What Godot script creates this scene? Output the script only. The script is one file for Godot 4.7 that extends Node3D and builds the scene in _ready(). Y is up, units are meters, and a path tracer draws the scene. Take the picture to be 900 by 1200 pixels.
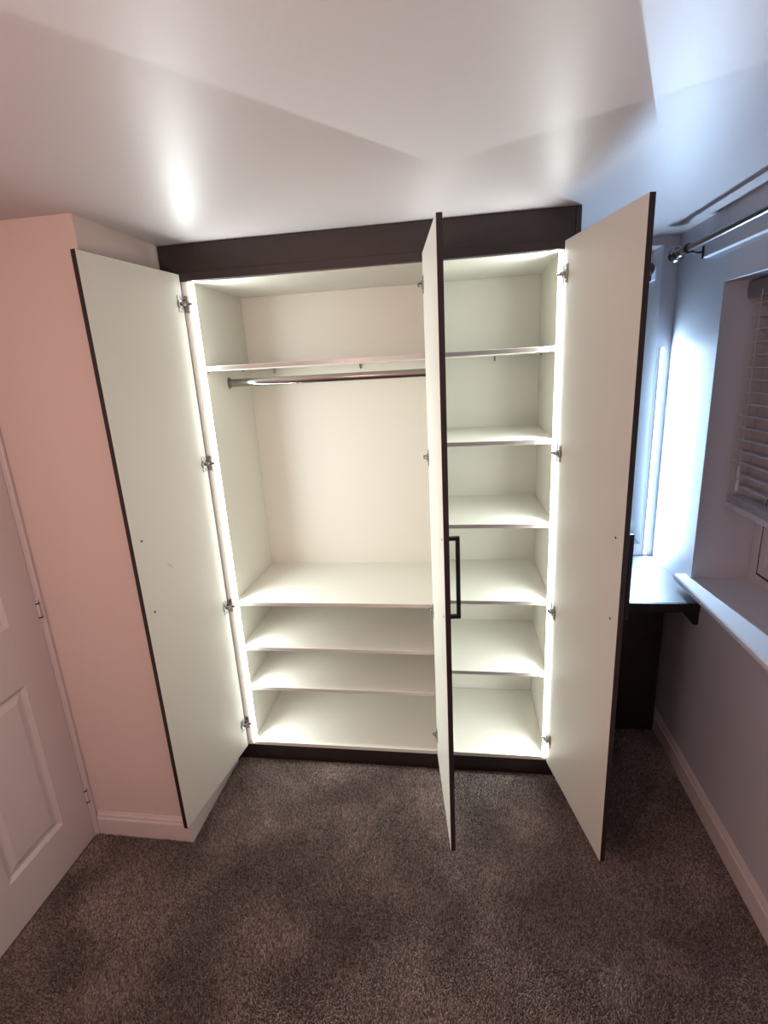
extends Node3D

# A small bedroom with a lit fitted wardrobe. x right, y up, z towards the viewer; the wardrobe front is z = 0.

const H := 2.35            # ceiling height
const LEFT := -1.264       # face of the left wall and its door
const RIGHT := 1.267       # face of the right wall
const BACK := -0.634       # face of the wall behind the wardrobe and the desk
const PIER_X := -0.84      # side of the boxed-in pier
const PIER_Z := 0.454      # front of the pier
const FRONT := 3.4

var org := Vector3.ZERO    # subtracted from every point: the origin of the thing being built
var M := {}
var used := {}

# ------------------------------------------------------------------ naming
func numbered(called: String) -> String:
	var n: int = used.get(called, -1) + 1
	used[called] = n
	return called if n == 0 else "%s_%03d" % [called, n]

func thing(called: String, label: String, category: String, at: Vector3, group := "") -> Node3D:
	var o := Node3D.new()
	o.name = numbered(called)
	add_child(o, true)
	o.position = at
	org = at
	o.set_meta("label", label)
	o.set_meta("category", category)
	if group: o.set_meta("group", group)
	return o

func mb() -> SurfaceTool:
	var st := SurfaceTool.new()
	st.begin(Mesh.PRIMITIVE_TRIANGLES)
	return st

func part(called: String, st: SurfaceTool, mat: Material, parent: Node) -> MeshInstance3D:
	var o := MeshInstance3D.new()
	o.name = called
	o.mesh = st.commit()
	o.material_override = mat
	parent.add_child(o, true)
	return o

func struct(called: String, st: SurfaceTool, mat: Material, label := "") -> MeshInstance3D:
	var o := part(called, st, mat, self)
	o.set_meta("kind", "structure")
	if label: o.set_meta("label", label)
	return o

# ------------------------------------------------------------------ shapes
func face(st: SurfaceTool, pts: Array, out: Vector3) -> void:
	# a flat convex face; Godot's front faces run clockwise
	var n: Vector3 = (pts[1] - pts[0]).cross(pts[2] - pts[0])
	if n.length() < 1e-14: return
	n = n.normalized()
	var p := pts.duplicate()
	if n.dot(out) > 0: p.reverse()
	else: n = -n
	st.set_smooth_group(-1)
	for k in range(1, p.size() - 1):
		for q in [p[0], p[k], p[k + 1]]:
			st.set_normal(n)
			st.add_vertex(q - org)

# a box with chamfered edges, between two corners
func bx(st: SurfaceTool, a: Vector3, b: Vector3, c := 0.001, t := Transform3D.IDENTITY) -> void:
	var m := (a + b) / 2
	var h := (b - a).abs() / 2
	c = minf(c, minf(h.x, minf(h.y, h.z)) * 0.9)
	var P := func(sx, sy, sz, ax):
		var v := Vector3(sx * h.x, sy * h.y, sz * h.z)
		for k in 3:
			if k != ax: v[k] -= signf(v[k]) * c
		return t * (m + v)
	for ax in 3:
		var u := (ax + 1) % 3
		var w := (ax + 2) % 3
		for s in [-1, 1]:
			var pts := []
			for q in [[-1, -1], [1, -1], [1, 1], [-1, 1]]:
				var g := [0, 0, 0]
				g[ax] = s; g[u] = q[0]; g[w] = q[1]
				pts.append(P.call(g[0], g[1], g[2], ax))
			var o := Vector3.ZERO
			o[ax] = s
			face(st, pts, t.basis * o)
		if c <= 0.0: continue
		for s1 in [-1, 1]:
			for s2 in [-1, 1]:
				var e := []
				for q in [[-1, u], [1, u], [1, w], [-1, w]]:
					var g := [0, 0, 0]
					g[ax] = q[0]; g[u] = s1; g[w] = s2
					e.append(P.call(g[0], g[1], g[2], q[1]))
				var o2 := Vector3.ZERO
				o2[u] = s1; o2[w] = s2
				face(st, e, t.basis * o2)
	if c > 0.0:
		for sx in [-1, 1]:
			for sy in [-1, 1]:
				for sz in [-1, 1]:
					face(st, [P.call(sx, sy, sz, 0), P.call(sx, sy, sz, 1), P.call(sx, sy, sz, 2)], t.basis * Vector3(sx, sy, sz))

# a profile (in the x-y plane of t, any simple polygon) drawn out along t's z from 0 to length
func extrude(st: SurfaceTool, prof: PackedVector2Array, t: Transform3D, length: float) -> void:
	var pr := prof
	if Geometry2D.is_polygon_clockwise(pr):
		pr = prof.duplicate(); pr.reverse()
	for i in pr.size():
		var a := pr[i]
		var b := pr[(i + 1) % pr.size()]
		var n := Vector2(b.y - a.y, a.x - b.x)
		face(st, [t * Vector3(a.x, a.y, 0), t * Vector3(b.x, b.y, 0), t * Vector3(b.x, b.y, length), t * Vector3(a.x, a.y, length)], t.basis * Vector3(n.x, n.y, 0))
	var tri := Geometry2D.triangulate_polygon(pr)
	for k in range(0, tri.size(), 3):
		for z in [0.0, length]:
			var pts := []
			for j in 3: pts.append(t * Vector3(pr[tri[k + j]].x, pr[tri[k + j]].y, z))
			face(st, pts, t.basis * Vector3(0, 0, 1 if z > 0 else -1))

# a round bar along a path; radii may differ per point; sx squashes it sideways
func tube(st: SurfaceTool, path: Array, radii: Array, seg := 12, squash := Vector2.ONE, side := Vector3.ZERO) -> void:
	var rings := []
	for i in path.size():
		var d: Vector3 = (path[mini(i + 1, path.size() - 1)] - path[maxi(i - 1, 0)]).normalized()
		var u := side if side != Vector3.ZERO else (Vector3.UP if absf(d.y) < 0.9 else Vector3.RIGHT)
		var v := d.cross(u).normalized()
		u = v.cross(d).normalized()
		var ring := []
		for k in seg:
			var a := TAU * k / seg
			var off: Vector3 = u * cos(a) * squash.x + v * sin(a) * squash.y
			ring.append([path[i] + off * radii[i], (u * cos(a) / squash.x + v * sin(a) / squash.y).normalized(), d])
		rings.append(ring)
	for i in rings.size() - 1:
		for k in seg:
			var q := [rings[i][k], rings[i][(k + 1) % seg], rings[i + 1][(k + 1) % seg], rings[i + 1][k]]
			var slope: float = (radii[i + 1] - radii[i]) / maxf(path[i].distance_to(path[i + 1]), 1e-6)
			var fn: Vector3 = (q[1][0] - q[0][0]).cross(q[2][0] - q[0][0])
			if fn.length() < 1e-14: fn = (q[2][0] - q[0][0]).cross(q[3][0] - q[0][0])
			var order := [0, 1, 2, 0, 2, 3] if fn.dot(q[0][1] + q[1][1]) < 0 else [0, 2, 1, 0, 3, 2]
			for j in order:
				st.set_normal((q[j][1] - q[j][2] * slope).normalized())
				st.add_vertex(q[j][0] - org)
	for e in [0, rings.size() - 1]:
		if radii[e] > 1e-5:
			var pts := []
			for k in seg: pts.append(rings[e][k][0])
			face(st, pts, rings[e][0][2] * (-1 if e == 0 else 1))

# ------------------------------------------------------------------ materials
func noise_tex(freq: float, lo: Color, hi: Color, seed_: int, normal := false, bump := 1.0, kind := FastNoiseLite.TYPE_SIMPLEX_SMOOTH, oct := 4, size := 512) -> NoiseTexture2D:
	var n := FastNoiseLite.new()
	n.seed = seed_
	n.noise_type = kind
	n.frequency = freq
	n.fractal_octaves = oct
	var t := NoiseTexture2D.new()
	t.width = size; t.height = size
	t.seamless = true
	t.noise = n
	if normal:
		t.as_normal_map = true
		t.bump_strength = bump
	else:
		var g := Gradient.new()
		g.set_color(0, lo); g.set_color(1, hi)
		t.color_ramp = g
	return t

func mat(c: Color, rough: float, spec := 0.5, metal := 0.0) -> StandardMaterial3D:
	var m := StandardMaterial3D.new()
	m.albedo_color = c
	m.roughness = rough
	m.metallic_specular = spec
	m.metallic = metal
	return m

func triplanar(m: StandardMaterial3D, scale: float) -> StandardMaterial3D:
	m.uv1_triplanar = true
	m.uv1_world_triplanar = true
	m.uv1_scale = Vector3.ONE * scale
	return m

func paint(c: Color, rough: float, bump: float, spec := 0.5) -> StandardMaterial3D:
	var m := triplanar(mat(c, rough, spec), 5.0)
	m.normal_enabled = true
	m.normal_texture = M.peel
	m.normal_scale = bump
	return m

func glow(c: Color, e: float) -> StandardMaterial3D:
	var m := mat(Color(0.9, 0.9, 0.9), 0.5)
	m.emission_enabled = true
	m.emission = c
	m.emission_energy_multiplier = e
	return m

func materials() -> void:
	M.peel = noise_tex(0.16, Color.BLACK, Color.WHITE, 5, true, 2.0)
	M.ceiling = paint(Color(0.80, 0.77, 0.775), 0.42, 0.25, 0.42)
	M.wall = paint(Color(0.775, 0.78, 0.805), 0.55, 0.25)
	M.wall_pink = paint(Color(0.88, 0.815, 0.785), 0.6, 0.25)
	M.gloss_white = mat(Color(0.86, 0.82, 0.81), 0.38)
	M.trim_white = mat(Color(0.88, 0.88, 0.89), 0.35)
	M.board = triplanar(mat(Color.WHITE, 0.42), 1.3)
	M.board.albedo_texture = noise_tex(0.2, Color(0.882, 0.872, 0.83), Color(0.907, 0.898, 0.862), 9)
	M.edging = mat(Color(0.84, 0.83, 0.81), 0.25)
	M.dark = triplanar(mat(Color.WHITE, 0.42), 1.0)
	M.dark.albedo_texture = noise_tex(0.03, Color(0.165, 0.132, 0.128), Color(0.19, 0.155, 0.148), 11)
	M.desk = mat(Color(0.33, 0.325, 0.335), 0.42)
	M.chrome = mat(Color(0.62, 0.60, 0.59), 0.10, 0.5, 1.0)
	M.steel = mat(Color(0.62, 0.60, 0.58), 0.3, 0.5, 1.0)
	M.nickel = mat(Color(0.55, 0.54, 0.53), 0.28, 0.5, 1.0)
	M.black = mat(Color(0.045, 0.04, 0.042), 0.4)
	M.alu = mat(Color(0.78, 0.78, 0.78), 0.35, 0.5, 0.8)
	M.mirror = mat(Color(0.93, 0.95, 0.95), 0.015, 0.5, 1.0)
	M.frame = mat(Color(0.82, 0.80, 0.80), 0.35)
	M.gasket = mat(Color(0.03, 0.03, 0.03), 0.7)
	M.glass = mat(Color(1, 1, 1, 0.06), 0.02)
	M.glass.transparency = BaseMaterial3D.TRANSPARENCY_ALPHA
	M.slat = mat(Color(0.83, 0.83, 0.85), 0.35)
	M.valance = mat(Color(0.52, 0.52, 0.55), 0.4)
	M.scuff = mat(Color(0.50, 0.44, 0.38), 0.8)
	M.cord = mat(Color(0.75, 0.74, 0.73), 0.8)
	M.warm_strip = glow(LED_C, 5.0)
	M.cool_strip = glow(Color(0.80, 0.91, 1.0), 2.5)
	M.lamp = glow(Color(1.0, 0.83, 0.785), 2.0)
	M.carpet = mat(Color(0.46, 0.415, 0.395), 1.0, 0.1)
	M.pile = mat(Color.WHITE, 1.0, 0.1)
	M.pile.vertex_color_use_as_albedo = true

# ------------------------------------------------------------------ lights
func strip_light(called: String, at: Vector3, towards: Vector3, size: Vector2, c: Color, e: float, parent: Node3D) -> void:
	var l := AreaLight3D.new()
	l.name = called
	l.area_size = size
	l.area_normalize_energy = true
	l.light_color = c
	l.light_energy = e
	l.shadow_enabled = true
	l.area_range = 12.0
	l.area_attenuation = 2.0
	parent.add_child(l, true)
	l.global_transform = Transform3D(Basis.looking_at(towards, Vector3.UP), at)

# ------------------------------------------------------------------ wardrobe
const XI := -0.732         # inner face of the left side
const XJ := 0.659          # inner face of the right side
const DV0 := 0.175         # divider, left face
const DV1 := 0.211         # divider, right face
const DEEP := -0.502       # face of the back panels
const TOP := 2.216         # underside of the top panel
const BASE := 0.117        # top of the bottom panel

func panel(called: String, a: Vector3, b: Vector3, parent: Node, m: Material = null) -> MeshInstance3D:
	var st := mb()
	bx(st, a, b, 0.0008)
	return part(called, st, m if m else M.board, parent)

func shelf(y: float, x0: float, x1: float, z1: float, parent: Node) -> void:
	var s := panel("shelf", Vector3(x0 + 0.0005, y - 0.018, DEEP), Vector3(x1 - 0.0005, y, z1 - 0.001), parent)
	var st := mb()
	bx(st, Vector3(x0 + 0.0005, y - 0.0175, z1 - 0.0012), Vector3(x1 - 0.0005, y - 0.0005, z1), 0.0004)
	part("edge_band", st, M.edging, s)
	for x in [x0 + 0.004, x1 - 0.004]:
		for z in [-0.06, -0.42]:
			st = mb()
			tube(st, [Vector3(x - 0.004, y - 0.0215, z), Vector3(x + 0.004, y - 0.0215, z)], [0.0035, 0.0035], 8)
			part("shelf_pin", st, M.steel, s)

# dir: where the free edge points; inner: which local z side is the white face
func ward_door(hx: float, angle: float, sgn: float, inner: float, w: float, y0: float, y1: float, unit: Node3D, label: String, plate: Transform3D, has_handle: bool) -> void:
	var dir := Vector3(-sgn * cos(angle), 0, sin(angle))
	var basis := Basis(dir, Vector3.UP, dir.cross(Vector3.UP))
	var keep := org
	org = Vector3.ZERO
	var am := ArrayMesh.new()
	var st := mb()
	bx(st, Vector3(0, y0, -0.009 * inner), Vector3(w, y1, 0.0082 * inner), 0.0008)
	st.set_material(M.dark)
	st.commit(am)
	st = mb()
	bx(st, Vector3(0.0009, y0 + 0.0009, 0.0080 * inner), Vector3(w - 0.0009, y1 - 0.0009, 0.009 * inner), 0.0002)
	st.set_material(M.board)
	st.commit(am)
	var d := MeshInstance3D.new()
	d.name = "door"
	d.mesh = am
	d.set_meta("label", label)
	unit.add_child(d, true)
	d.global_transform = Transform3D(basis, Vector3(hx, 0, 0.0075))
	var world := d.global_transform
	for y in [2.135, 1.510, 0.853, 0.228]:
		_hinge_at(y, d, world, inner, plate)
	for y in [1.317, 1.045]:
		st = mb()
		tube(st, [Vector3(w - 0.045, y, 0.009 * inner), Vector3(w - 0.045, y, 0.0102 * inner), Vector3(w - 0.045, y, 0.0106 * inner)], [0.0042, 0.0038, 0.002], 10)
		part("screw", st, M.black, d)
	if not has_handle:
		st = mb()
		for q in [[0.335, 1.187, 0.9], [0.327, 1.179, 0.7], [0.318, 1.168, 0.8]]:
			bx(st, Vector3(-0.006, -0.0007, -0.0001), Vector3(0.006, 0.0007, 0.0002), 0, Transform3D(Basis(Vector3.BACK, q[2]), Vector3(q[0], q[1], 0.009 * inner)))
		part("scuff_mark", st, M.scuff, d)
	else:
		st = mb()
		var o := -0.009 * inner
		var q := -inner
		var hx0 := w - 0.051
		bx(st, Vector3(hx0, 1.039, o + 0.025 * q), Vector3(hx0 + 0.014, 1.325, o + 0.038 * q), 0.001)
		for y in [1.039, 1.313]:
			bx(st, Vector3(hx0, y, o), Vector3(hx0 + 0.014, y + 0.012, o + 0.028 * q), 0.001)
		var h := part("handle", st, M.black, d)
		h.set_meta("label", "black square-section bar handle")
	org = keep

# a concealed hinge, opened: flange and cup on the door, arm, cross plate on the front edge of the side
func _hinge_at(y: float, door: Node3D, world: Transform3D, inner: float, plate: Transform3D) -> void:
	var st := mb()
	var f := 0.009 * inner
	bx(st, Vector3(0.013, y - 0.031, f), Vector3(0.034, y + 0.031, f + 0.003 * inner), 0.001)
	for k in [-0.024, 0.024]:
		tube(st, [Vector3(0.0215, y + k, f + 0.003 * inner), Vector3(0.0215, y + k, f + 0.0042 * inner)], [0.0045, 0.0036], 10)
	tube(st, [Vector3(0.0215, y, f), Vector3(0.0215, y, f + 0.006 * inner), Vector3(0.0215, y, f + 0.007 * inner)], [0.0165, 0.0165, 0.014], 18)
	var inv := world.affine_inverse() * plate
	var b: Vector3 = inv * Vector3(0, y, 0.016)
	var c: Vector3 = inv * Vector3(0.026, y, 0.010)
	tube(st, [Vector3(0.0215, y, f + 0.006 * inner), Vector3(0.013, y + 0.001, f + 0.017 * inner), b, c], [0.008, 0.0085, 0.0075, 0.0045], 8, Vector2(1, 0.7))
	part("hinge", st, M.steel, door)
	st = mb()
	bx(st, Vector3(-0.007, y - 0.031, 0.0), Vector3(0.007, y - 0.011, 0.008), 0.001, inv)
	bx(st, Vector3(-0.007, y + 0.011, 0.0), Vector3(0.007, y + 0.031, 0.008), 0.001, inv)
	bx(st, Vector3(-0.009, y - 0.013, 0.0), Vector3(0.009, y + 0.013, 0.012), 0.0015, inv)
	part("hinge_plate", st, M.steel, door)

# LED profile on the front of a side panel; s = +1 shines to +x
func led(x: float, s: float, unit: Node3D, e: float) -> void:
	var st := mb()
	var y0 := BASE + 0.002
	var y1 := TOP - 0.002
	var t := Transform3D(Basis(Vector3.RIGHT, Vector3.FORWARD, Vector3.UP), Vector3(x, y0, 0))   # profile x -> x, y -> -z, drawn up
	extrude(st, PackedVector2Array([Vector2(0, 0.0295), Vector2(0.005 * s, 0.030), Vector2(0.005 * s, 0.0265), Vector2(0.002 * s, 0.026), Vector2(0.002 * s, -0.0015), Vector2(0, -0.002)]), t, y1 - y0)
	var p := part("led_strip", st, M.alu, unit)
	p.set_meta("label", "glowing white vertical light strip")
	st = mb()
	extrude(st, PackedVector2Array([Vector2(0.0022 * s, 0.0255), Vector2(0.0100 * s, 0.0255), Vector2(0.0118 * s, 0.022), Vector2(0.0118 * s, -0.003), Vector2(0.0100 * s, -0.0095), Vector2(0.006 * s, -0.0115), Vector2(0.001 * s, -0.0105), Vector2(0.001 * s, -0.0025), Vector2(0.0022 * s, -0.002)]), t, y1 - y0)
	part("diffuser", st, M.warm_strip, p)
	var n := Vector3(1.0 * s, 0, 0.22).normalized()
	strip_light("strip_light", Vector3(x + 0.0140 * s, (y0 + y1) / 2, -0.010), n, Vector2(0.024, y1 - y0), LED_C, e, unit)

# small wedge that holds the middle of the top shelf at the back panel
func shelf_clip(x: float, y: float, parent: Node) -> void:
	var st := mb()
	extrude(st, PackedVector2Array([Vector2(0, 0), Vector2(0.016, 0), Vector2(0.004, -0.022), Vector2(0, -0.022)]), Transform3D(Basis(Vector3.BACK, Vector3.UP, Vector3.LEFT), Vector3(x + 0.004, y - 0.0181, DEEP + 0.0002)), 0.008)
	part("shelf_clip", st, M.steel, parent)

func wardrobe() -> void:
	# double unit on the left
	var u := thing("wardrobe_unit", "open double wardrobe unit with hanging rail and low shelves, left of the narrow shelf unit", "wardrobe", Vector3(-0.28, 0, -0.25))
	panel("side_panel", Vector3(XI - 0.036, 0.099, BACK + 0.01), Vector3(XI, 2.2175, 0.0), u)
	panel("side_panel", Vector3(DV0, 0.099, DEEP), Vector3(DV0 + 0.0178, 2.2175, 0.0), u)
	panel("back_panel", Vector3(XI, BASE, DEEP - 0.008), Vector3(DV0, TOP, DEEP), u)
	panel("top_panel", Vector3(XI, TOP, DEEP), Vector3(DV0, 2.226, -0.0185), u)
	panel("bottom_panel", Vector3(XI, BASE - 0.018, DEEP), Vector3(DV0, BASE, 0.0), u)
	for y in [1.900, 0.862, 0.633, 0.420]: shelf(y, XI, DV0, -0.012, u)
	for x in [-0.60, -0.17]: shelf_clip(x, 1.900, u)
	# oval hanging rail with end sockets
	var st := mb()
	tube(st, [Vector3(XI + 0.004, 1.828, -0.25), Vector3(DV0 - 0.004, 1.828, -0.25)], [0.017, 0.017], 20, Vector2(1, 0.55))
	var r := part("hanging_rail", st, M.chrome, u)
	for s in [[XI, 1.0], [DV0, -1.0]]:
		st = mb()
		tube(st, [Vector3(s[0], 1.828, -0.25), Vector3(s[0] + 0.003 * s[1], 1.828, -0.25)], [0.026, 0.026], 20, Vector2(1, 0.6))
		tube(st, [Vector3(s[0] + 0.003 * s[1], 1.828, -0.25), Vector3(s[0] + 0.014 * s[1], 1.828, -0.25)], [0.019, 0.0185], 20, Vector2(1, 0.65))
		part("rail_socket", st, M.nickel, r)
	led(XI, 1.0, u, LED_E)
	ward_door(-0.7695, 1.688, -1.0, -1.0, 0.493, 0.0994, 2.243, u, "leftmost door, folded back against the pier, pale inside", Transform3D(Basis(), Vector3(-0.748, 0, 0.0)), false)
	ward_door(0.1803, 1.7101, 1.0, 1.0, 0.4967, 0.0994, 2.243, u, "middle door seen almost edge-on", Transform3D(Basis(Vector3.LEFT, Vector3.UP, Vector3.FORWARD).rotated(Vector3.UP, 0.0) * Basis(Vector3.UP, PI), Vector3(0.1845, 0, 0.0)).scaled_local(Vector3(1, 1, 1)), true)
	# narrow unit on the right
	u = thing("wardrobe_unit", "narrow open wardrobe unit with six shelf spaces, right of the hanging rail unit", "wardrobe", Vector3(0.435, 0, -0.25))
	panel("side_panel", Vector3(DV1 - 0.0178, 0.099, DEEP), Vector3(DV1, 2.2175, 0.0), u)
	panel("side_panel", Vector3(XJ, 0.099, BACK + 0.01), Vector3(XJ + 0.036, 2.2175, 0.0), u)
	panel("back_panel", Vector3(DV1, BASE, DEEP - 0.008), Vector3(XJ, TOP, DEEP), u)
	panel("top_panel", Vector3(DV1, TOP, DEEP), Vector3(XJ, 2.226, -0.0185), u)
	panel("bottom_panel", Vector3(DV1, BASE - 0.018, DEEP), Vector3(XJ, BASE, 0.0), u)
	for y in [1.900, 1.560, 1.222, 0.882, 0.541]: shelf(y, DV1, XJ, -0.012, u)
	shelf_clip(0.46, 1.900, u)
	led(XJ, -1.0, u, LED_E)
	ward_door(0.6667 + 0.004, 1.7963, 1.0, 1.0, 0.4967, 0.0994, 2.243, u, "right door standing open, pale inside", Transform3D(Basis(Vector3.LEFT, Vector3.UP, Vector3.BACK), Vector3(0.664, 0, 0.0)), true)
	# fascia, plinth and end panel
	var f := thing("fascia", "dark brown fascia board between the wardrobe top and the ceiling", "fascia", Vector3(-0.06, 2.218, -0.01))
	st = mb()
	bx(st, Vector3(PIER_X + 0.001, 2.2180, -0.018), Vector3(0.696, 2.3485, 0.0), 0.001)
	part("board", st, M.dark, f)
	st = mb()
	bx(st, Vector3(PIER_X + 0.001, 2.2180, 0.0), Vector3(0.696, 2.2500, 0.004), 0.001)
	part("lower_rail", st, M.dark, f)
	var pl := thing("plinth", "dark brown plinth board under the wardrobe at the carpet", "plinth", Vector3(-0.06, 0, -0.025))
	st = mb()
	bx(st, Vector3(PIER_X + 0.001, 0.002, -0.034), Vector3(0.696, 0.0985, -0.018), 0.001)
	part("board", st, M.dark, pl)
	for x in [0.125, 0.275]:
		st = mb()
		tube(st, [Vector3(x, 0.092, -0.018), Vector3(x, 0.092, -0.0165)], [0.0035, 0.003], 8)
		part("screw", st, M.nickel, pl)
	var ep := thing("end_panel", "dark brown end panel closing the right side of the wardrobe beside the desk", "panel", Vector3(0.705, 0, -0.3))
	st = mb()
	bx(st, Vector3(0.6965, 0.002, BACK + 0.002), Vector3(0.7145, 2.3485, 0.004), 0.001)
	part("board", st, M.dark, ep)
	var fl := thing("filler_strip", "dark filler strip between the pier and the wardrobe side behind the left door", "panel", Vector3(-0.8, 0.1, -0.01))
	st = mb()
	bx(st, Vector3(PIER_X + 0.001, 0.099, -0.018), Vector3(XI - 0.0365, 2.2170, -0.0005), 0.001)
	part("board", st, M.dark, fl)

# ------------------------------------------------------------------ room
const LED_E := 1.62
const LED_C := Color(0.965, 1.0, 0.995)
const SILL := 0.918
const WZ0 := -0.182
const WZ1 := 1.05
const WTOP := 2.094

func skirting(st: SurfaceTool, a: Vector3, b: Vector3, out: Vector3) -> void:
	# profile x = off the wall, y = up; from a to b
	var d := (b - a).normalized()
	var t := Transform3D(Basis(out, Vector3.UP, d), a)
	extrude(st, PackedVector2Array([Vector2(0, 0), Vector2(0.016, 0), Vector2(0.016, 0.078), Vector2(0.0145, 0.084), Vector2(0.0105, 0.087), Vector2(0.0105, 0.092), Vector2(0.0085, 0.099), Vector2(0.005, 0.105), Vector2(0.0035, 0.111), Vector2(0, 0.111)]), t, a.distance_to(b))

func room() -> void:
	org = Vector3.ZERO
	var st := mb()
	bx(st, Vector3(LEFT - 0.4, -0.1, BACK - 0.15), Vector3(RIGHT + 0.4, 0, FRONT + 0.15), 0)
	var floor_node := struct("floor", st, M.carpet, "grey-brown short pile carpet with brushed patches")
	carpet_pile(floor_node)
	st = mb()
	bx(st, Vector3(LEFT - 0.4, H, BACK - 0.15), Vector3(RIGHT + 0.4, H + 0.12, FRONT + 0.15), 0)
	struct("ceiling", st, M.ceiling, "pale satin ceiling with light streaks from the wardrobe strips")
	st = mb()
	bx(st, Vector3(LEFT - 0.4, -0.05, BACK - 0.15), Vector3(RIGHT + 0.4, H + 0.05, BACK), 0)
	struct("wall_back", st, M.wall)
	st = mb()
	bx(st, Vector3(LEFT - 0.4, -0.05, FRONT), Vector3(RIGHT + 0.4, H + 0.05, FRONT + 0.15), 0)
	struct("wall_front", st, M.wall_pink)
	# the boxed-in pier left of the wardrobe
	st = mb()
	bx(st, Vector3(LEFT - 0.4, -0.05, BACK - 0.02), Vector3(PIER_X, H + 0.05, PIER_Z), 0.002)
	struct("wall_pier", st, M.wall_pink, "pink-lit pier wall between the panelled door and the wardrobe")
	st = mb()
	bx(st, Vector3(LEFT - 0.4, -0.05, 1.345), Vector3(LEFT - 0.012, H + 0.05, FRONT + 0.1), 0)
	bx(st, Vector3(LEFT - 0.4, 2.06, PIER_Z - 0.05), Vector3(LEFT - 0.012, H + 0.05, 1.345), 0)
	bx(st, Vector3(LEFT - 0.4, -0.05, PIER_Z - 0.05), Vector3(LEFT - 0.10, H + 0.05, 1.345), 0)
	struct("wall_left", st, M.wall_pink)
	st = mb()
	bx(st, Vector3(RIGHT, -0.05, BACK - 0.1), Vector3(RIGHT + 0.30, SILL - 0.03, FRONT + 0.1), 0)
	bx(st, Vector3(RIGHT, SILL - 0.03, BACK - 0.1), Vector3(RIGHT + 0.30, WTOP, WZ0), 0)
	bx(st, Vector3(RIGHT, SILL - 0.03, WZ1), Vector3(RIGHT + 0.30, WTOP, FRONT + 0.1), 0)
	bx(st, Vector3(RIGHT, WTOP, BACK - 0.1), Vector3(RIGHT + 0.30, H + 0.05, FRONT + 0.1), 0)
	struct("wall_right", st, M.wall)
	# skirtings
	st = mb()
	skirting(st, Vector3(LEFT + 0.014, 0, PIER_Z), Vector3(PIER_X + 0.016, 0, PIER_Z), Vector3(0, 0, 1))
	skirting(st, Vector3(PIER_X, 0, PIER_Z), Vector3(PIER_X, 0, 0.004), Vector3(1, 0, 0))
	struct("baseboard_left", st, M.gloss_white)
	st = mb()
	skirting(st, Vector3(RIGHT, 0, BACK), Vector3(RIGHT, 0, FRONT), Vector3(-1, 0, 0))
	struct("baseboard_right", st, M.gloss_white)
	# window sill board
	st = mb()
	var prof := PackedVector2Array([Vector2(0.226, 0), Vector2(0.226, -0.028), Vector2(-0.046, -0.028), Vector2(-0.0485, -0.025), Vector2(-0.050, -0.018), Vector2(-0.0485, -0.006), Vector2(-0.044, 0)])
	extrude(st, prof, Transform3D(Basis(Vector3.RIGHT, Vector3.UP, Vector3.BACK), Vector3(RIGHT, SILL, WZ0 + 0.001)), WZ1 - WZ0 - 0.002)
	var horn := PackedVector2Array([Vector2(-0.001, 0), Vector2(-0.001, -0.028), Vector2(-0.046, -0.028), Vector2(-0.0485, -0.025), Vector2(-0.050, -0.018), Vector2(-0.0485, -0.006), Vector2(-0.044, 0)])
	extrude(st, horn, Transform3D(Basis(Vector3.RIGHT, Vector3.UP, Vector3.BACK), Vector3(RIGHT, SILL, WZ0 - 0.050)), 0.0515)
	extrude(st, horn, Transform3D(Basis(Vector3.RIGHT, Vector3.UP, Vector3.BACK), Vector3(RIGHT, SILL, WZ1 - 0.002)), 0.050)
	struct("trim_1", st, M.trim_white, "white window sill board with rounded nose")
	# batten above the window
	st = mb()
	bx(st, Vector3(RIGHT - 0.020, 2.203, -0.345), Vector3(RIGHT, 2.262, 1.25), 0.003)
	struct("trim_2", st, M.wall, "painted batten on the wall above the window behind the curtain pole")
	# door casing in the corner beside the pier
	st = mb()
	var cas := PackedVector2Array([Vector2(0, 0), Vector2(0, 0.014), Vector2(0.006, 0.017), Vector2(0.014, 0.017), Vector2(0.018, 0.012), Vector2(0.024, 0.010), Vector2(0.027, 0.004), Vector2(0.027, 0)])
	# profile x = along z from the pier, y = off the wall
	extrude(st, cas, Transform3D(Basis(Vector3.BACK, Vector3.RIGHT, Vector3.UP), Vector3(LEFT - 0.008, 0.0, PIER_Z)), 2.06)
	bx(st, Vector3(LEFT - 0.1, 0, PIER_Z - 0.01), Vector3(LEFT - 0.006, 2.06, 0.4780), 0)
	struct("trim_3", st, M.gloss_white, "narrow white door casing in the corner beside the pier")

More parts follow.
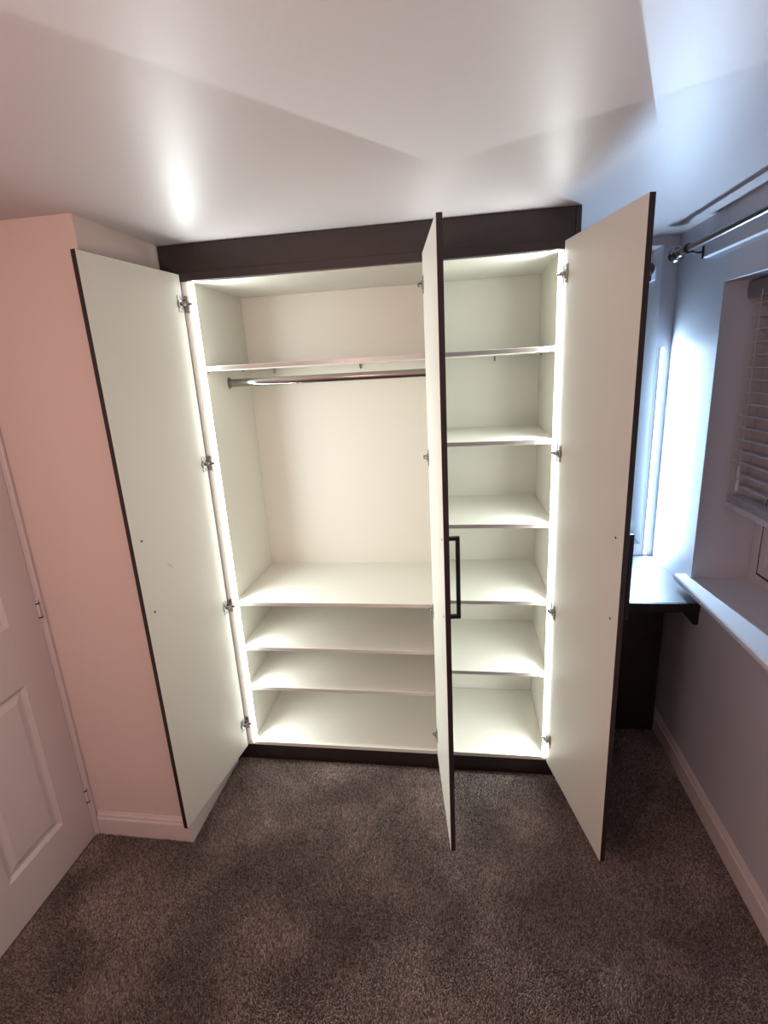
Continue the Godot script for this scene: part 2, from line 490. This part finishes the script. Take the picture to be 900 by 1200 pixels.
# cut pile on the stretch of carpet in view: short yarn tufts, leaning as they were last brushed
func carpet_pile(parent: Node) -> void:
	var st := mb()
	for k in 3:
		var a := TAU * k / 3.0
		var b := TAU * (k + 1) / 3.0
		var p0 := Vector3(cos(a), 0, sin(a)) * 0.0030
		var p1 := Vector3(cos(b), 0, sin(b)) * 0.0030
		var q0 := Vector3(cos(a), 0, sin(a)) * 0.0024 + Vector3(0, 0.008, 0)
		var q1 := Vector3(cos(b), 0, sin(b)) * 0.0024 + Vector3(0, 0.008, 0)
		face(st, [p0, p1, q1, q0], p0 + p1)
		face(st, [q0, q1, Vector3(0, 0.0092, 0)], Vector3.UP + p0 + p1)
	var rng := RandomNumberGenerator.new()
	rng.seed = 4711
	var brush := FastNoiseLite.new()
	brush.seed = 3
	brush.frequency = 2.6
	brush.fractal_octaves = 3
	brush.domain_warp_enabled = true
	brush.domain_warp_amplitude = 0.25
	brush.domain_warp_frequency = 1.5
	var spots := []
	var step := 0.0048
	var z := -0.355
	while z < 1.30:
		var x := LEFT + 0.006
		while x < RIGHT - 0.02:
			if not (x < PIER_X + 0.02 and z < PIER_Z + 0.02) and (z > -0.014 or x > 0.72):
				spots.append(Vector3(x + rng.randf_range(-0.002, 0.002), 0, z + rng.randf_range(-0.002, 0.002)))
			x += step
		z += step
	var mm := MultiMesh.new()
	mm.transform_format = MultiMesh.TRANSFORM_3D
	mm.use_colors = true
	mm.mesh = st.commit()
	mm.instance_count = spots.size()
	var yarn := [Color(0.49, 0.44, 0.42), Color(0.53, 0.485, 0.465), Color(0.415, 0.37, 0.35), Color(0.60, 0.55, 0.53)]
	for i in spots.size():
		var v: Vector3 = spots[i]
		var lean := brush.get_noise_2d(v.x, v.z)
		var b := Basis(Vector3(0, 1, 0), rng.randf_range(0, TAU))
		b = Basis(Vector3(1, 0, 0), lean * 1.1 + rng.randf_range(-0.3, 0.3)) * Basis(Vector3(0, 0, 1), rng.randf_range(-0.35, 0.35)) * b
		b = b.scaled(Vector3.ONE * rng.randf_range(0.85, 1.15))
		mm.set_instance_transform(i, Transform3D(b, v))
		var c: Color = yarn[rng.randi_range(0, 3)].srgb_to_linear() * (1.0 + 0.48 * brush.get_noise_2d(v.z + 7.0, v.x))
		mm.set_instance_color(i, Color(c.r, c.g, c.b))
	var o := MultiMeshInstance3D.new()
	o.name = "carpet_pile"
	o.multimesh = mm
	o.material_override = M.pile
	o.set_meta("kind", "stuff")
	parent.add_child(o, true)

func panel_door() -> void:
	# a closed moulded panel door in the left wall: stiles, rails, raised fields
	var o := Node3D.new()
	o.name = "door_1"
	add_child(o, true)
	o.position = Vector3(LEFT, 0, 0.9)
	org = o.position
	o.set_meta("kind", "structure")
	o.set_meta("label", "closed white panelled door in the left wall")
	var z0 := 0.4825
	var z1 := 1.322
	var zs := [[0.612, 0.862], [0.942, 1.192]]
	var ys := [[0.205, 0.828], [1.058, 1.72], [1.80, 1.93]]
	var b := LEFT - 0.04
	var mk := func(called, y0, y1, za, zb):
		var st := mb()
		bx(st, Vector3(b, y0, za), Vector3(LEFT, y1, zb), 0.0006)
		part(called, st, M.gloss_white, o)
	mk.call("stile", 0.008, 2.045, z0, zs[0][0])
	mk.call("stile", 0.008, 2.045, zs[1][1], z1)
	for yy in ys: mk.call("mullion", yy[0], yy[1], zs[0][1], zs[1][0])
	mk.call("rail", 0.008, ys[0][0], zs[0][0], zs[1][1])
	mk.call("rail", ys[0][1], ys[1][0], zs[0][0], zs[1][1])
	mk.call("rail", ys[1][1], ys[2][0], zs[0][0], zs[1][1])
	mk.call("rail", ys[2][1], 2.045, zs[0][0], zs[1][1])
	for zz in zs:
		for yy in ys:
			var st := mb()
			# moulded slope down from the frame, then a slope up to the raised field
			var rings := [[0.0, 0.0], [0.004, -0.003], [0.014, -0.0095], [0.022, -0.0095], [0.045, -0.003]]
			var prev := []
			for r in rings:
				var e: float = r[0]
				var x: float = LEFT + r[1]
				var ring := [Vector3(x, yy[0] + e, zz[0] + e), Vector3(x, yy[0] + e, zz[1] - e), Vector3(x, yy[1] - e, zz[1] - e), Vector3(x, yy[1] - e, zz[0] + e)]
				if prev:
					for k in 4: face(st, [prev[k], prev[(k + 1) % 4], ring[(k + 1) % 4], ring[k]], Vector3.RIGHT)
				prev = ring
			face(st, prev, Vector3.RIGHT)
			bx(st, Vector3(b, yy[0], zz[0]), Vector3(LEFT - 0.012, yy[1], zz[1]), 0)
			part("raised_panel", st, M.gloss_white, o)
	for y in [0.21, 1.058, 1.86]:
		var st := mb()
		tube(st, [Vector3(LEFT + 0.004, y - 0.038, z0 - 0.001), Vector3(LEFT + 0.004, y + 0.038, z0 - 0.001)], [0.0048, 0.0048], 10)
		var h := part("hinge", st, M.gloss_white, o)
		st = mb()
		for k in [-0.030, 0.026]:
			tube(st, [Vector3(LEFT + 0.0042, y + k, z0 - 0.001), Vector3(LEFT + 0.0042, y + k + 0.005, z0 - 0.001)], [0.0062, 0.0062], 10)
		part("hinge_ring", st, M.black, h)

func window() -> void:
	var o := Node3D.new()
	o.name = "window_1"
	add_child(o, true)
	o.position = Vector3(1.52, SILL, 0.43)
	org = o.position
	o.set_meta("kind", "structure")
	o.set_meta("label", "white framed window at night in the right wall recess")
	var x0 := 1.487
	var x1 := 1.555
	var mk := func(called, xa, xb, y0, y1, za, zb, m, c):
		var st := mb()
		bx(st, Vector3(xa, y0, za), Vector3(xb, y1, zb), c)
		return part(called, st, m, o)
	mk.call("frame", x0, x1, SILL - 0.01, SILL + 0.042, WZ0, WZ1, M.frame, 0.003)
	mk.call("frame", x0, x1, WTOP - 0.05, WTOP, WZ0, WZ1, M.frame, 0.003)
	mk.call("frame", x0, x1, SILL + 0.04, WTOP - 0.05, WZ0, WZ0 + 0.052, M.frame, 0.003)
	mk.call("frame", x0, x1, SILL + 0.04, WTOP - 0.05, WZ1 - 0.052, WZ1, M.frame, 0.003)
	mk.call("mullion", x0, x1, SILL + 0.04, WTOP - 0.05, 0.41, 0.46, M.frame, 0.003)
	for zz in [[WZ0 + 0.052, 0.41], [0.46, WZ1 - 0.052]]:
		var ya := SILL + 0.042
		var yb := WTOP - 0.05
		var st := mb()
		for q in [[ya, yb, zz[0], zz[0] + 0.007], [ya, yb, zz[1] - 0.007, zz[1]], [ya, ya + 0.007, zz[0], zz[1]], [yb - 0.007, yb, zz[0], zz[1]]]:
			bx(st, Vector3(x0 + 0.004, q[0], q[2]), Vector3(x1 - 0.02, q[1], q[3]), 0)
		part("gasket", st, M.gasket, o)
		st = mb()
		var w := 0.052
		for q in [[ya + 0.007, yb - 0.007, zz[0] + 0.007, zz[0] + w], [ya + 0.007, yb - 0.007, zz[1] - w, zz[1] - 0.007], [ya + 0.007, ya + w, zz[0] + w, zz[1] - w], [yb - w, yb - 0.007, zz[0] + w, zz[1] - w]]:
			bx(st, Vector3(x0 + 0.002, q[0], q[2]), Vector3(x1 - 0.012, q[1], q[3]), 0.003)
		var s := part("sash", st, M.frame, o)
		st = mb()
		bx(st, Vector3(x0 + 0.030, ya + w - 0.004, zz[0] + w - 0.004), Vector3(x0 + 0.036, yb - w + 0.004, zz[1] - w + 0.004), 0)
		part("pane", st, M.glass, s)

func blind() -> void:
	var z0 := WZ0 + 0.012
	var z1 := WZ1 - 0.012
	var o := thing("venetian_blind", "grey venetian blind half lowered in the window recess", "blind", Vector3(1.39, 1.25, 0.43))
	var st := mb()
	bx(st, Vector3(1.358, 2.040, z0), Vector3(1.420, 2.090, z1), 0.004)
	part("head_rail", st, M.frame, o)
	st = mb()
	extrude(st, PackedVector2Array([Vector2(1.352, 2.030), Vector2(1.358, 2.030), Vector2(1.358, 2.088), Vector2(1.354, 2.090), Vector2(1.349, 2.084), Vector2(1.347, 2.060), Vector2(1.349, 2.036)]), Transform3D(Basis(), Vector3(0, 0, z0 - 0.006)), z1 - z0 + 0.012)
	part("valance", st, M.valance, o)
	var xc := 1.388
	var y := 2.005
	while y > 1.32:
		st = mb()
		# a slightly crowned slat, level
		var pr := PackedVector2Array()
		for k in 7: pr.append(Vector2(-0.025 + 0.05 * k / 6.0, 0.004 * (1.0 - pow((k - 3) / 3.0, 2))))
		for k in range(6, -1, -1): pr.append(Vector2(-0.025 + 0.05 * k / 6.0, 0.004 * (1.0 - pow((k - 3) / 3.0, 2)) - 0.003))
		extrude(st, pr, Transform3D(Basis(Vector3.BACK, -0.17), Vector3(xc, y, z0)), z1 - z0)
		part("slat", st, M.slat, o)
		y -= 0.0445
	for k in 5:
		st = mb()
		bx(st, Vector3(xc - 0.025, 1.262 + 0.006 * k, z0), Vector3(xc + 0.025, 1.265 + 0.006 * k, z1), 0.001)
		part("slat", st, M.slat, o)
	st = mb()
	bx(st, Vector3(xc - 0.027, 1.238, z0), Vector3(xc + 0.027, 1.260, z1), 0.004)
	var br := part("bottom_rail", st, M.slat, o)
	st = mb()
	for z in [z0 + 0.03, 0.43, z1 - 0.12]:
		st = mb()
		bx(st, Vector3(xc - 0.030, 1.236, z), Vector3(xc - 0.0265, 1.262, z + 0.022), 0.002)
		part("ladder_clip", st, M.frame, br)
	for z in [z0 + 0.04, 0.43, z1 - 0.04]:
		for x in [xc - 0.027, xc + 0.027]:
			st = mb()
			tube(st, [Vector3(x, 1.25, z), Vector3(x, 2.04, z)], [0.0012, 0.0012], 6)
			part("ladder_cord", st, M.cord, o)
	for q in [[-0.066, 1.425, 1.343], [-0.058, 1.375, 1.340]]:
		st = mb()
		tube(st, [Vector3(q[2], q[1], q[0]), Vector3(q[2], 2.05, q[0])], [0.0011, 0.0011], 6)
		var c := part("pull_cord", st, M.cord, o)
		st = mb()
		tube(st, [Vector3(q[2], q[1] - 0.045, q[0]), Vector3(q[2], q[1] - 0.044, q[0]), Vector3(q[2], q[1] - 0.01, q[0]), Vector3(q[2], q[1] + 0.004, q[0])], [0.004, 0.0075, 0.006, 0.002], 12)
		part("tassel", st, M.frame, c)

func curtain_pole() -> void:
	var o := thing("curtain_pole", "brushed metal curtain pole with ball end above the window", "curtain pole", Vector3(1.19, 2.242, 0.4))
	var st := mb()
	var c := Vector3(1.19, 2.242, 0)
	tube(st, [c + Vector3(0, 0, -0.405), c + Vector3(0, 0, 1.30)], [0.0125, 0.0125], 18)
	part("pole", st, M.nickel, o)
	st = mb()
	var pts := []
	var rr := []
	for q in [[-0.388, 0.0145], [-0.398, 0.0165], [-0.402, 0.0185], [-0.408, 0.0185], [-0.412, 0.015], [-0.418, 0.0135], [-0.422, 0.019], [-0.430, 0.020], [-0.434, 0.017]]:
		pts.append(c + Vector3(0, 0, q[0])); rr.append(q[1])
	for k in range(1, 13):
		var a := PI * k / 12.0
		pts.append(c + Vector3(0, 0, -0.455 + 0.033 * cos(a * 0.86 + 0.44))); rr.append(maxf(0.033 * sin(a * 0.86 + 0.44), 0.00001))
	tube(st, pts, rr, 24)
	part("finial", st, M.nickel, o)
	for z in [-0.335, 1.1]:
		st = mb()
		tube(st, [c + Vector3(0, 0, z - 0.006), c + Vector3(0, 0, z + 0.006)], [0.018, 0.018], 20)
		tube(st, [c + Vector3(0.012, -0.012, z), c + Vector3(0.035, -0.018, z), c + Vector3(0.0535, -0.018, z)], [0.004, 0.004, 0.004], 10)
		bx(st, Vector3(RIGHT - 0.0245, 2.200, z - 0.006), Vector3(RIGHT - 0.0203, 2.246, z + 0.006), 0.001)
		part("bracket", st, M.black, o)

func desk() -> void:
	var o := thing("dressing_desk", "dark fitted desk top across the alcove below the mirror", "desk", Vector3(0.99, 0.83, -0.35))
	var st := mb()
	bx(st, Vector3(0.7155, 0.830, BACK + 0.001), Vector3(RIGHT - 0.001, 0.855, -0.071), 0.0012)
	part("desk_top", st, M.desk, o)
	st = mb()
	bx(st, Vector3(0.7155, 0.815, -0.0705), Vector3(RIGHT - 0.002, 0.8535, -0.0625), 0.001)
	part("front_edge", st, M.black, o)
	st = mb()
	# wedge-shaped support under the front corner
	extrude(st, PackedVector2Array([Vector2(0, 0), Vector2(0, -0.060), Vector2(-0.018, -0.060), Vector2(-0.055, -0.012), Vector2(-0.055, 0)]), Transform3D(Basis(), Vector3(RIGHT - 0.001, 0.8145, -0.100)), 0.03)
	bx(st, Vector3(RIGHT - 0.02, 0.79, BACK + 0.02), Vector3(RIGHT - 0.001, 0.8295, -0.10), 0.001)
	part("support_bracket", st, M.black, o)
	st = mb()
	bx(st, Vector3(0.7155, 0.002, -0.380), Vector3(RIGHT - 0.0215, 0.829, -0.362), 0.001)
	part("back_panel", st, M.dark, o)

func mirror() -> void:
	var o := thing("wall_mirror", "tall frameless mirror on the back wall above the desk", "mirror", Vector3(0.96, 0.917, BACK))
	var st := mb()
	bx(st, Vector3(0.74, 0.917, BACK + 0.0005), Vector3(1.2005, 2.314, BACK + 0.004), 0)
	part("backing", st, M.black, o)
	st = mb()
	bx(st, Vector3(0.74, 0.917, BACK + 0.004), Vector3(1.201, 2.314, BACK + 0.009), 0.0015)
	part("mirror_glass", st, M.mirror, o)
	var l := thing("light_bar", "glowing vertical light bar on the back wall between the mirror and the corner", "light", Vector3(1.228, 0.87, BACK))
	st = mb()
	bx(st, Vector3(1.2215, 0.862, BACK + 0.0003), Vector3(1.2345, 1.880, BACK + 0.003), 0.001)
	part("channel", st, M.trim_white, l)
	st = mb()
	tube(st, [Vector3(1.228, 0.864, BACK + 0.008), Vector3(1.228, 1.878, BACK + 0.008)], [0.0065, 0.0065], 16)
	part("diffuser", st, M.cool_strip, l)
	strip_light("bar_light", Vector3(1.228, 1.371, BACK + 0.0155), Vector3(0, 0, 1), Vector2(0.011, 1.01), Color(0.74, 0.87, 1.0), BAR_E, l)

const BAR_E := 2.2
const LAMP_E := 0.80

func lamp() -> void:
	# unseen lamp, out of view behind the viewer, placed to light the pier
	var at := Vector3(-0.6, 1.95, 2.35)
	var o := thing("unseen_lamp", "unseen lamp behind the viewer, shaped as a round pink-tinted pendant, lighting the pier and room", "lamp", at)
	var st := mb()
	var pts := []
	var rr := []
	for k in 17:
		var a := PI * k / 16.0
		pts.append(at + Vector3(0, 0.13 * cos(a), 0)); rr.append(maxf(0.13 * sin(a), 0.00001))
	tube(st, pts, rr, 32)
	part("globe", st, M.lamp, o)
	st = mb()
	tube(st, [at + Vector3(0, 0.128, 0), at + Vector3(0, H - at.y - 0.02, 0)], [0.003, 0.003], 8)
	part("flex", st, M.black, o)
	st = mb()
	tube(st, [at + Vector3(0, H - at.y - 0.025, 0), at + Vector3(0, H - at.y, 0)], [0.04, 0.05], 20)
	part("ceiling_rose", st, M.trim_white, o)
	var l := OmniLight3D.new()
	l.name = "unseen_lamp_light"
	l.light_color = Color(1.0, 0.83, 0.785)
	l.light_energy = LAMP_E
	l.light_size = 0.12
	l.omni_range = 12.0
	l.omni_attenuation = 2.0
	l.shadow_enabled = true
	o.add_child(l, true)

# ------------------------------------------------------------------
func _ready() -> void:
	var cam := Camera3D.new()
	cam.name = "camera"
	cam.keep_aspect = Camera3D.KEEP_HEIGHT
	cam.fov = 89.66
	cam.near = 0.02
	cam.far = 50.0
	add_child(cam)
	cam.transform = Transform3D(Basis(Vector3(0.98898984, -0.05378996, -0.13786131), Vector3(0.01437264, 0.96210957, -0.27228406), Vector3(0.14728383, 0.26730474, 0.95228969)).orthonormalized(), Vector3(0.2947, 1.8527, 2.0278))
	cam.current = true
	var we := WorldEnvironment.new()
	we.name = "environment"
	var env := Environment.new()
	env.background_mode = Environment.BG_COLOR
	env.background_color = Color(0.03, 0.03, 0.04)
	env.tonemap_mode = Environment.TONE_MAPPER_LINEAR
	env.tonemap_exposure = 1.0
	env.sdfgi_enabled = true
	env.ssao_enabled = true
	env.ssil_enabled = true
	we.environment = env
	add_child(we)
	materials()
	room()
	panel_door()
	window()
	wardrobe()
	desk()
	mirror()
	blind()
	curtain_pole()
	lamp()
